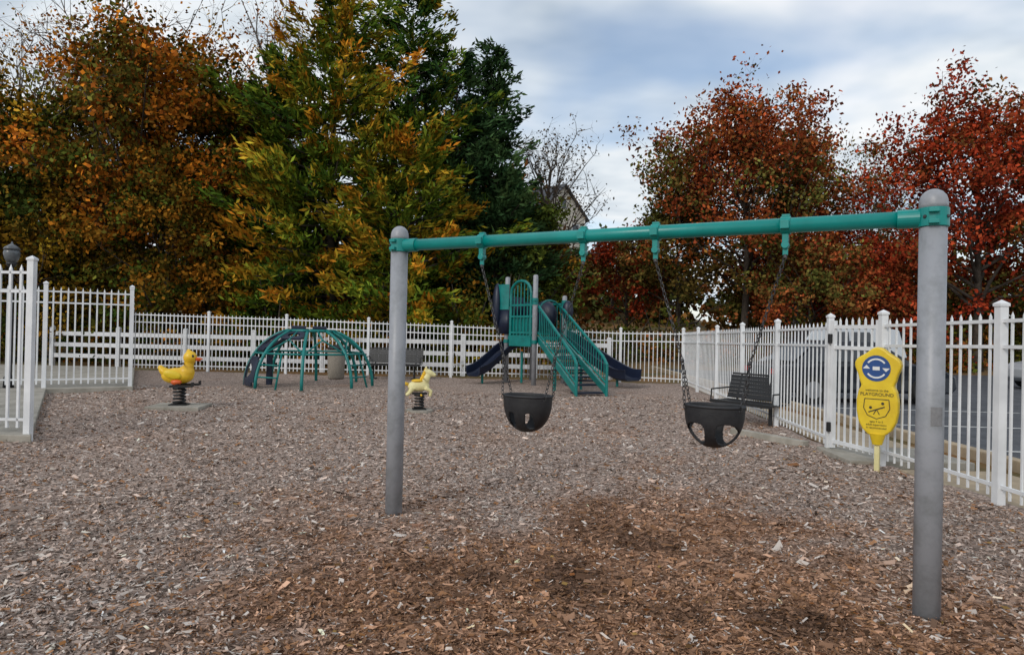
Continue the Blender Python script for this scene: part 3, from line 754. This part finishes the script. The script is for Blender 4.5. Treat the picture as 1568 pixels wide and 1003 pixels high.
# ---------------------------------------------------------------- trees
def pick(pal,u,rng,N):
    pal=np.array(pal);k=np.clip(u,0,.9999)*(len(pal)-1);i=k.astype(int);f=(k-i)[:,None]
    return pal[i]*(1-f)+pal[i+1]*f
def tree(name,x,y,h,cr,cb,pal,nleaf,ls,seed,sig=.09,limbs=20,subs=5,bark=None,trunk=.018,bright=1.0,hs=.17):
    rng=np.random.default_rng(seed); bark=bark or M_bark
    z0=float(zt(np.array(float(x)),np.array(float(y))))-.1
    e=empty(name,(0,0,0)); mb=MB()
    lean=rng.normal(0,.03,2)*h
    def tp(t): return Vector((x+lean[0]*t+.15*math.sin(t*5+seed),y+lean[1]*t+.15*math.cos(t*4+seed),z0+h*.86*t))
    r0=h*trunk
    mb.tube([tp(t) for t in np.linspace(0,1,10)],[r0*1.35]+[r0*(1-.9*t) for t in np.linspace(.1,1,9)],9)
    cz=z0+(h+cb)/2;hz=(h-cb)/2
    cl=[]
    for i in range(limbs):
        f=(i+.5)/limbs; st=max(.12,(cb*.9+(h*.78-cb*.9)*f)/(h*.86))*rng.uniform(.9,1.0); st=min(st,.97)
        az=i*2.399+rng.uniform(-.4,.4); el=-.45+f*1.75+rng.normal(0,.12)
        rr=rng.uniform(.66,1.05)*(1+.25*math.sin(az*2+seed)*.6)
        end=Vector((x+lean[0]+cr*math.cos(az)*math.cos(el)*rr,y+lean[1]+cr*math.sin(az)*math.cos(el)*rr,cz+hz*math.sin(el)*rr))
        a=tp(st);
        if end.z<a.z-cr*.15: end.z=a.z-cr*.15
        mid=a.lerp(end,.5)+Vector((0,0,-.06*cr if el<.6 else .04*cr))
        pts=[a,a.lerp(mid,.55)+Vector(rng.normal(0,.03*cr,3)),mid+Vector(rng.normal(0,.04*cr,3)),mid.lerp(end,.6)+Vector(rng.normal(0,.04*cr,3)),end]
        rl=r0*.42*(1-.5*f)
        mb.tube(pts,[rl,rl*.75,rl*.55,rl*.33,rl*.12],6,False)
        cl.append(end);
        for k in range(subs):
            t=rng.uniform(.35,1); q=t*4;i0=min(int(q),3);s=pts[i0].lerp(pts[i0+1],q-i0)
            d=Vector(rng.normal(0,1,3)).normalized()+ (end-a).normalized()*.6+Vector((0,0,.35)); d.normalize()
            L_=cr*rng.uniform(.22,.42); e2=s+d*L_; m2=s.lerp(e2,.5)+Vector(rng.normal(0,.03*cr,3))
            mb.tube([s,m2,e2],[rl*.3,rl*.2,rl*.06],4,False); cl+= [e2,m2]
            for w in range(3):
                s3=m2.lerp(e2,rng.uniform(0,1)); e3=s3+(Vector(rng.normal(0,1,3)).normalized()+d*.7).normalized()*cr*rng.uniform(.1,.22)
                mb.tube([s3,e3],[rl*.1,rl*.03],3,False); cl.append(e3)
    mb.obj('trunk_and_limbs',bark,e,smooth=True)
    if nleaf:
        cl=np.array([tuple(c) for c in cl]); nc=len(cl)
        w=rng.uniform(.1,1,nc)**1.6; w/=w.sum(); idx=rng.choice(nc,nleaf,p=w)
        sg=cr*sig*rng.uniform(.6,1.4,nc)
        g=rng.normal(0,1,(nleaf,3)); gn=np.linalg.norm(g,axis=1,keepdims=True); g=g*np.minimum(1,2.1/gn)
        P=cl[idx]+g*sg[idx][:,None]*np.array([1,1,.75])
        cu=fbm(cl[:,0]*.45+cl[:,1]*.3,cl[:,2]*.45,seed%50,2); cu=np.clip((cu-.5)*1.9+.5+rng.normal(0,hs,nc),0,1)
        cbri=np.exp(rng.normal(0,.33,nc))
        col=pick(pal,np.clip(cu[idx]+rng.normal(0,.09,nleaf),0,1),rng,nleaf)*(cbri[idx]*np.exp(rng.normal(0,.25,nleaf)))[:,None]*bright
        quad_cloud('foliage',leaf_quads(P,ls*rng.uniform(.6,1.3,nleaf),rng,.65),np.clip(col,0,.8),M_leaf,e)
    return e
def pine(name,x,y,h,rmax,seed,pal,dens=1.0,bot=.08,lean=0,ls=.30,pw=.72,hb=0):
    rng=np.random.default_rng(seed)
    z0=float(zt(np.array(float(x)),np.array(float(y))))-.1
    e=empty(name);mb=MB()
    def tp(t): return Vector((x+lean*t*h+.1*math.sin(t*6+seed),y+.1*math.cos(t*5),z0+h*t))
    mb.tube([tp(t) for t in np.linspace(0,1,12)],[h*.017*(1.02-t) for t in np.linspace(0,1,12)],9)
    PP=[];DD=[];CC=[]
    nw=int(h*2.3)
    for k in range(nw):
        t=bot+(.99-bot)*(k/nw)
        prof=min(1,(1.02-t)**pw*1.3)*(.66+.34*math.sin(k*1.3+seed)**2)
        nb=7 if t<.8 else 6
        for j in range(nb):
            if rng.random()<.08: continue
            az=rng.uniform(0,2*math.pi)
            Lb=max(.5,rmax*prof*rng.uniform(.5,1.15))
            up=.02+.55*t**1.5+rng.normal(0,.09)
            a=tp(t)+Vector((0,0,rng.normal(0,.2)))
            d=Vector((math.cos(az),math.sin(az),0))
            nseg=5;pts=[a+d*Lb*s+Vector((0,0,Lb*(up*s-.28*s*(1-t)*s+.20*s**3))) for s in np.linspace(0,1,nseg+1)]
            r=.010+.011*Lb
            mb.tube(pts,[r*(1-.85*s) for s in np.linspace(0,1,nseg+1)],4,False)
            nt_=int(Lb*5.0*dens)+5
            hue=rng.random(); bri=math.exp(rng.normal(0,.28))
            for q in range(nt_):
                s=rng.uniform(.12,1.0)**.75; i0=min(int(s*nseg),nseg-1); p=pts[i0].lerp(pts[i0+1],s*nseg-i0)
                side=Vector((-d.y,d.x,0))*rng.choice([-1,1])
                tw=(d*rng.uniform(.4,1)+side*rng.uniform(.2,1)*(1.2-s)+Vector((0,0,rng.uniform(-.1,.42)))).normalized()*(.35+.30*Lb*(1-s*.6))*.6
                nn_=int(8*dens)+3
                ss=rng.uniform(.1,1.15,nn_)
                c=np.array(p)[None]+np.array(tw)[None]*ss[:,None]+rng.normal(0,.11,(nn_,3))
                dirs=np.array(tw.normalized())[None]+rng.normal(0,.45,(nn_,3))+np.array([0,0,.22])
                PP.append(c);DD.append(dirs)
                uq=np.clip(hb+hue*.62+.55*(s-.5)+rng.normal(0,.12,nn_),0,1)
                CC.append(np.concatenate([uq[:,None],np.full((nn_,1),bri)*np.exp(rng.normal(0,.22,(nn_,1)))],1))
    mb.obj('trunk_and_boughs',M_bark,e,smooth=True)
    P=np.concatenate(PP);Dr=np.concatenate(DD);Cc=np.concatenate(CC)
    col=pick(pal,Cc[:,0],rng,len(P))*Cc[:,1:2]
    quad_cloud('needles',leaf_quads(P,ls*rng.uniform(.6,1.4,len(P)),rng,.30,Dr),np.clip(col,0,.8),M_needle,e)
    return len(P)

RUST=[(.06,.08,.012),(.08,.065,.012),(.20,.10,.014),(.36,.13,.014),(.27,.075,.012),(.34,.19,.016)]
RUSTD=[(.055,.07,.012),(.12,.07,.014),(.30,.10,.013),(.44,.145,.014),(.24,.07,.013),(.10,.095,.018)]
OLIVE=[(.04,.06,.012),(.08,.095,.015),(.16,.13,.016),(.24,.115,.014),(.32,.20,.018)]
OAK=[(.09,.095,.022),(.14,.085,.024),(.24,.075,.024),(.29,.06,.02),(.19,.04,.017),(.33,.095,.022)]
OAKR=[(.11,.065,.020),(.25,.055,.020),(.34,.048,.018),(.28,.036,.016),(.15,.028,.016)]
PIN=[(.025,.065,.016),(.045,.10,.018),(.07,.13,.018),(.15,.16,.018),(.34,.19,.018)]
PINY=[(.04,.08,.014),(.075,.13,.016),(.14,.175,.018),(.32,.20,.018),(.54,.20,.02)]
PIND=[(.018,.045,.018),(.030,.065,.024),(.045,.085,.030),(.06,.095,.030)]

tree('autumn_maple_tree',-15.6,28.5,13.0,5.0,2.2,RUSTD,36000,.20,3,limbs=30,hs=.26,sig=.08)
tree('autumn_maple_tree',-20.5,29,10.6,4.6,1.5,OLIVE,26000,.20,4,limbs=26,hs=.26)
tree('autumn_maple_tree',-11.9,29.5,12.4,3.8,2.5,RUST,23000,.19,5,limbs=24,hs=.26,sig=.085)
tree('autumn_maple_tree',-13.2,25.6,7.5,3.0,.8,[RUST[0],RUST[1],RUST[2],RUST[3],OLIVE[1]],19000,.17,6,hs=.25)
tree('autumn_maple_tree',-18.5,25.8,8.0,3.4,.6,[OLIVE[0],RUST[1],RUST[2],OLIVE[4],OLIVE[1]],19000,.18,7,hs=.25)
tree('bare_tree',-17.3,32,17.0,5,5,RUST,1500,.16,8,limbs=36,subs=8,bark=M_barkpale,trunk=.015)
tree('bare_tree',-22.5,31,15.0,4.5,4,RUST,1500,.16,9,limbs=32,subs=8,bark=M_barkpale,trunk=.015)
tree('bare_tree',-11.3,33,17.8,4,6,RUST,1800,.16,19,limbs=32,subs=8,bark=M_barkpale,trunk=.014)
tree('autumn_maple_tree',-25.5,29,10,4.5,1,RUST,13000,.23,10)
pine('pine_tree',-7.2,27.2,14.8,5.2,21,PINY,.9,hb=.06,pw=.6)
pine('pine_tree',-9.8,28.8,13.2,4.2,22,PIN,.75)
pine('pine_tree',-4.6,30.0,16.2,4.6,23,PIN,.8,pw=.6)
pine('pine_tree',-2.6,30.5,13.6,3.7,24,PIND,.8,pw=.6)
pine('pine_tree',-1.3,32.5,14.6,3.2,25,PIND,.75,lean=.012,pw=.6)
pine('pine_tree',-3.9,26.0,9.2,3.9,26,PINY,.95,hb=.14,pw=.5)
pine('pine_tree',-.8,29.5,9.0,3.4,29,PIND,.8,pw=.55)
tree('bare_tree',1.3,32.5,11.0,2.6,3.2,[(.07,.05,.03),(.1,.07,.04)],1500,.14,27,limbs=32,subs=9,trunk=.018)
tree('autumn_maple_tree',1.0,30.5,7.4,2.3,1,[OLIVE[0],OLIVE[1],OLIVE[0],RUST[2]],11000,.18,28)
# right side
tree('oak_tree',12.9,38,13.8,5.6,4.2,OAK,36000,.22,31,limbs=40,bark=M_bark,sig=.085,hs=.2)
tree('oak_tree',9.4,39.5,9.3,3.4,2.0,[OAK[0],OAK[1],OAK[0],OAK[2]],13000,.22,32)
tree('oak_tree',22.9,34,13.4,4.6,3.2,OAKR,24000,.21,33,limbs=34,sig=.08)
tree('oak_tree',27.5,33,12.0,4.2,2.5,OAK,15000,.22,34)
tree('maple_tree',17.4,39,8.0,3.4,1.8,OAKR,12000,.21,35)
tree('birch_tree',18.4,44,13.6,4.0,4.0,[OLIVE[1],OLIVE[2],OAK[0]],4500,.18,36,bark=M_barkpale,trunk=.014,limbs=30,subs=7)
tree('birch_tree',21.3,42,12.6,3.6,3.0,[OLIVE[1],RUST[2],OAK[0]],5000,.18,37,bark=M_barkpale,trunk=.014,limbs=30,subs=7)
tree('maple_tree',6.6,41,7.2,2.6,1.6,OAKR,8000,.21,38)
tree('maple_tree',15.0,34.5,6.4,3.2,.8,OAK,11000,.20,39)
tree('maple_tree',20.0,35.5,6.4,3.2,.8,OAKR,11000,.20,40)

def mass(name,items,pal,seed,ls,per,mat=None,bright=1.0):
    rng=np.random.default_rng(seed);PP=[];CC=[];mb=MB()
    for (x,y,h,r) in items:
        z0=float(zt(np.array(float(x)),np.array(float(y))))-.1
        nc=int(14+h*3)
        hue=rng.random()
        for k in range(nc):
            q=rng.uniform(0,2*math.pi);rr=r*math.sqrt(rng.random());zz=h*rng.uniform(.04,1)*(1-.45*(rr/r)**2)
            c=np.array([x+rr*math.cos(q),y+rr*math.sin(q),z0+zz])
            m_=int(per*rng.uniform(.4,1.6)); sg=rng.uniform(.25,.55)*(.5+.12*h)
            P=c+rng.normal(0,1,(m_,3))*sg*np.array([1,1,.7]); P[:,2]=np.maximum(P[:,2],z0+.05)
            PP.append(P); u=np.clip(hue*.7+rng.normal(.15,.2)+rng.normal(0,.08,m_),0,1)
            CC.append(pick(pal,u,rng,m_)*(bright*math.exp(rng.normal(0,.3))*np.exp(rng.normal(0,.25,m_)))[:,None])
        for k in range(3):
            q=rng.uniform(0,6.28); mb.tube([(x,y,z0),(x+.3*r*math.cos(q),y+.3*r*math.sin(q),z0+.5*h),(x+.6*r*math.cos(q),y+.6*r*math.sin(q),z0+.9*h)],[.05+.008*h,.03+.004*h,.01],5,False)
    P=np.concatenate(PP);C=np.concatenate(CC)
    e=empty(name); mb.obj('stems',M_bark,e); quad_cloud('foliage',leaf_quads(P,ls*rng.uniform(.6,1.4,len(P)),rng,.65),np.clip(C,0,.8),mat or M_leaf,e)
rng=np.random.default_rng(77)
it=[(x+rng.normal(0,.4),24.9+rng.uniform(0,1.8),rng.uniform(1.8,4.2),rng.uniform(1.0,1.7)) for x in np.arange(-24,1.0,1.3)]
mass('undergrowth_shrubs',it,[OLIVE[0],PIN[1],RUST[1],RUST[0],RUST[2],RUST[3]],41,.17,46)
it=[(x+rng.normal(0,.5),33+rng.uniform(0,4),rng.uniform(1.5,3.6),rng.uniform(1.2,2.0)) for x in np.arange(4,34,1.7)]
mass('undergrowth_shrubs',it,[OAK[0],OLIVE[1],RUST[1],OAK[2],RUST[2]],42,.21,38)
it=[(x+rng.normal(0,.8),37+rng.uniform(0,5),rng.uniform(6,10.5),rng.uniform(2.0,3.0)) for x in np.arange(-44,2,1.9)]
it+=[(x+rng.normal(0,.8),50+rng.uniform(0,8),rng.uniform(5.5,8),rng.uniform(2.0,3.4)) for x in np.arange(8.5,60,2.0)]
it+=[(x+rng.normal(0,.6),60+rng.uniform(0,4),rng.uniform(4,5.5),rng.uniform(2.0,3.0)) for x in np.arange(-2,10,1.7)]
it+=[(x,44+rng.uniform(0,5),rng.uniform(7,11),3) for x in np.arange(25,50,2.4)]
mass('distant_tree_line',it,[(.03,.045,.014),(.07,.075,.02),(.13,.08,.022),(.18,.065,.02),(.11,.04,.018)],43,.5,32,M_leafd)

# ---------------------------------------------------------------- world / sun / camera
w=bpy.data.worlds.new('World'); scene.world=w; w.use_nodes=True; nt=w.node_tree; nt.nodes.clear(); N=nt.nodes;L=nt.links
out=N.new('ShaderNodeOutputWorld')
sky=N.new('ShaderNodeTexSky'); sky.sky_type='NISHITA'; sky.sun_disc=False; sky.sun_elevation=R(32); sky.sun_rotation=R(215)
bg1=N.new('ShaderNodeBackground'); bg1.inputs[1].default_value=.15; L.new(sky.outputs[0],bg1.inputs[0])
tc=N.new('ShaderNodeTexCoord'); sp=N.new('ShaderNodeSeparateXYZ'); L.new(tc.outputs['Generated'],sp.inputs[0])
def mth(op,a,b=None):
    n_=N.new('ShaderNodeMath');n_.operation=op
    for i,v in enumerate((a,b)):
        if v is None: continue
        if isinstance(v,(int,float)): n_.inputs[i].default_value=v
        else: L.new(v,n_.inputs[i])
    return n_.outputs[0]
zc=mth('ADD',mth('MAXIMUM',sp.outputs[2],0.0),.22)
cx=mth('DIVIDE',sp.outputs[0],zc);cy=mth('DIVIDE',sp.outputs[1],zc)
cb=N.new('ShaderNodeCombineXYZ');L.new(cx,cb.inputs[0]);L.new(cy,cb.inputs[1])
def noise(scale,det,off,rough=.5):
    mp=N.new('ShaderNodeMapping');mp.inputs['Location'].default_value=off;mp.inputs['Scale'].default_value=(.9,1.1,1);L.new(cb.outputs[0],mp.inputs[0])
    n_=N.new('ShaderNodeTexNoise');n_.inputs['Scale'].default_value=scale;n_.inputs['Detail'].default_value=det;n_.inputs['Roughness'].default_value=rough
    n_.inputs['Distortion'].default_value=.15
    L.new(mp.outputs[0],n_.inputs[0]);return n_.outputs['Fac']
nA=noise(1.3,3,(3.3,1.9,0)); nB=noise(2.0,4,(7.1,3.4,0),.55)
r1=N.new('ShaderNodeValToRGB'); L.new(nB,r1.inputs[0]); e_=r1.color_ramp.elements
e_[0].position=.34;e_[0].color=(.46,.54,.63,1);e_[1].position=.66;e_[1].color=(1.0,1.0,1.0,1)
x_=e_.new(.5);x_.color=(.74,.80,.85,1)
bg2=N.new('ShaderNodeBackground'); bg2.inputs[1].default_value=1.05; L.new(r1.outputs[0],bg2.inputs[0])
r2=N.new('ShaderNodeValToRGB'); L.new(nA,r2.inputs[0]); e_=r2.color_ramp.elements
e_[0].position=.38;e_[0].color=(.3,.3,.3,1);e_[1].position=.52;e_[1].color=(1,1,1,1)
mx=N.new('ShaderNodeMixShader');L.new(r2.outputs[0],mx.inputs[0]);L.new(bg1.outputs[0],mx.inputs[1]);L.new(bg2.outputs[0],mx.inputs[2]);L.new(mx.outputs[0],out.inputs[0])
sl=bpy.data.lights.new('sun','SUN'); sl.energy=1.4; sl.angle=R(16); sl.color=(1,.95,.88)
so=bpy.data.objects.new('sun',sl);COL.objects.link(so)
az=R(215);el=R(32)
sd=Vector((math.sin(az)*math.cos(el),math.cos(az)*math.cos(el),math.sin(el)))
so.rotation_euler=sd.to_track_quat('Z','Y').to_euler()
cam=bpy.data.cameras.new('camera'); co=bpy.data.objects.new('camera',cam); COL.objects.link(co)
cam.sensor_width=36; cam.lens=24.1; cam.clip_end=2000; cam.clip_start=.05
co.matrix_world=Matrix.Translation((0,0,1.45))@Matrix.Rotation(R(90.355),4,'X')@Matrix.Rotation(.0215,4,'Z')
scene.camera=co
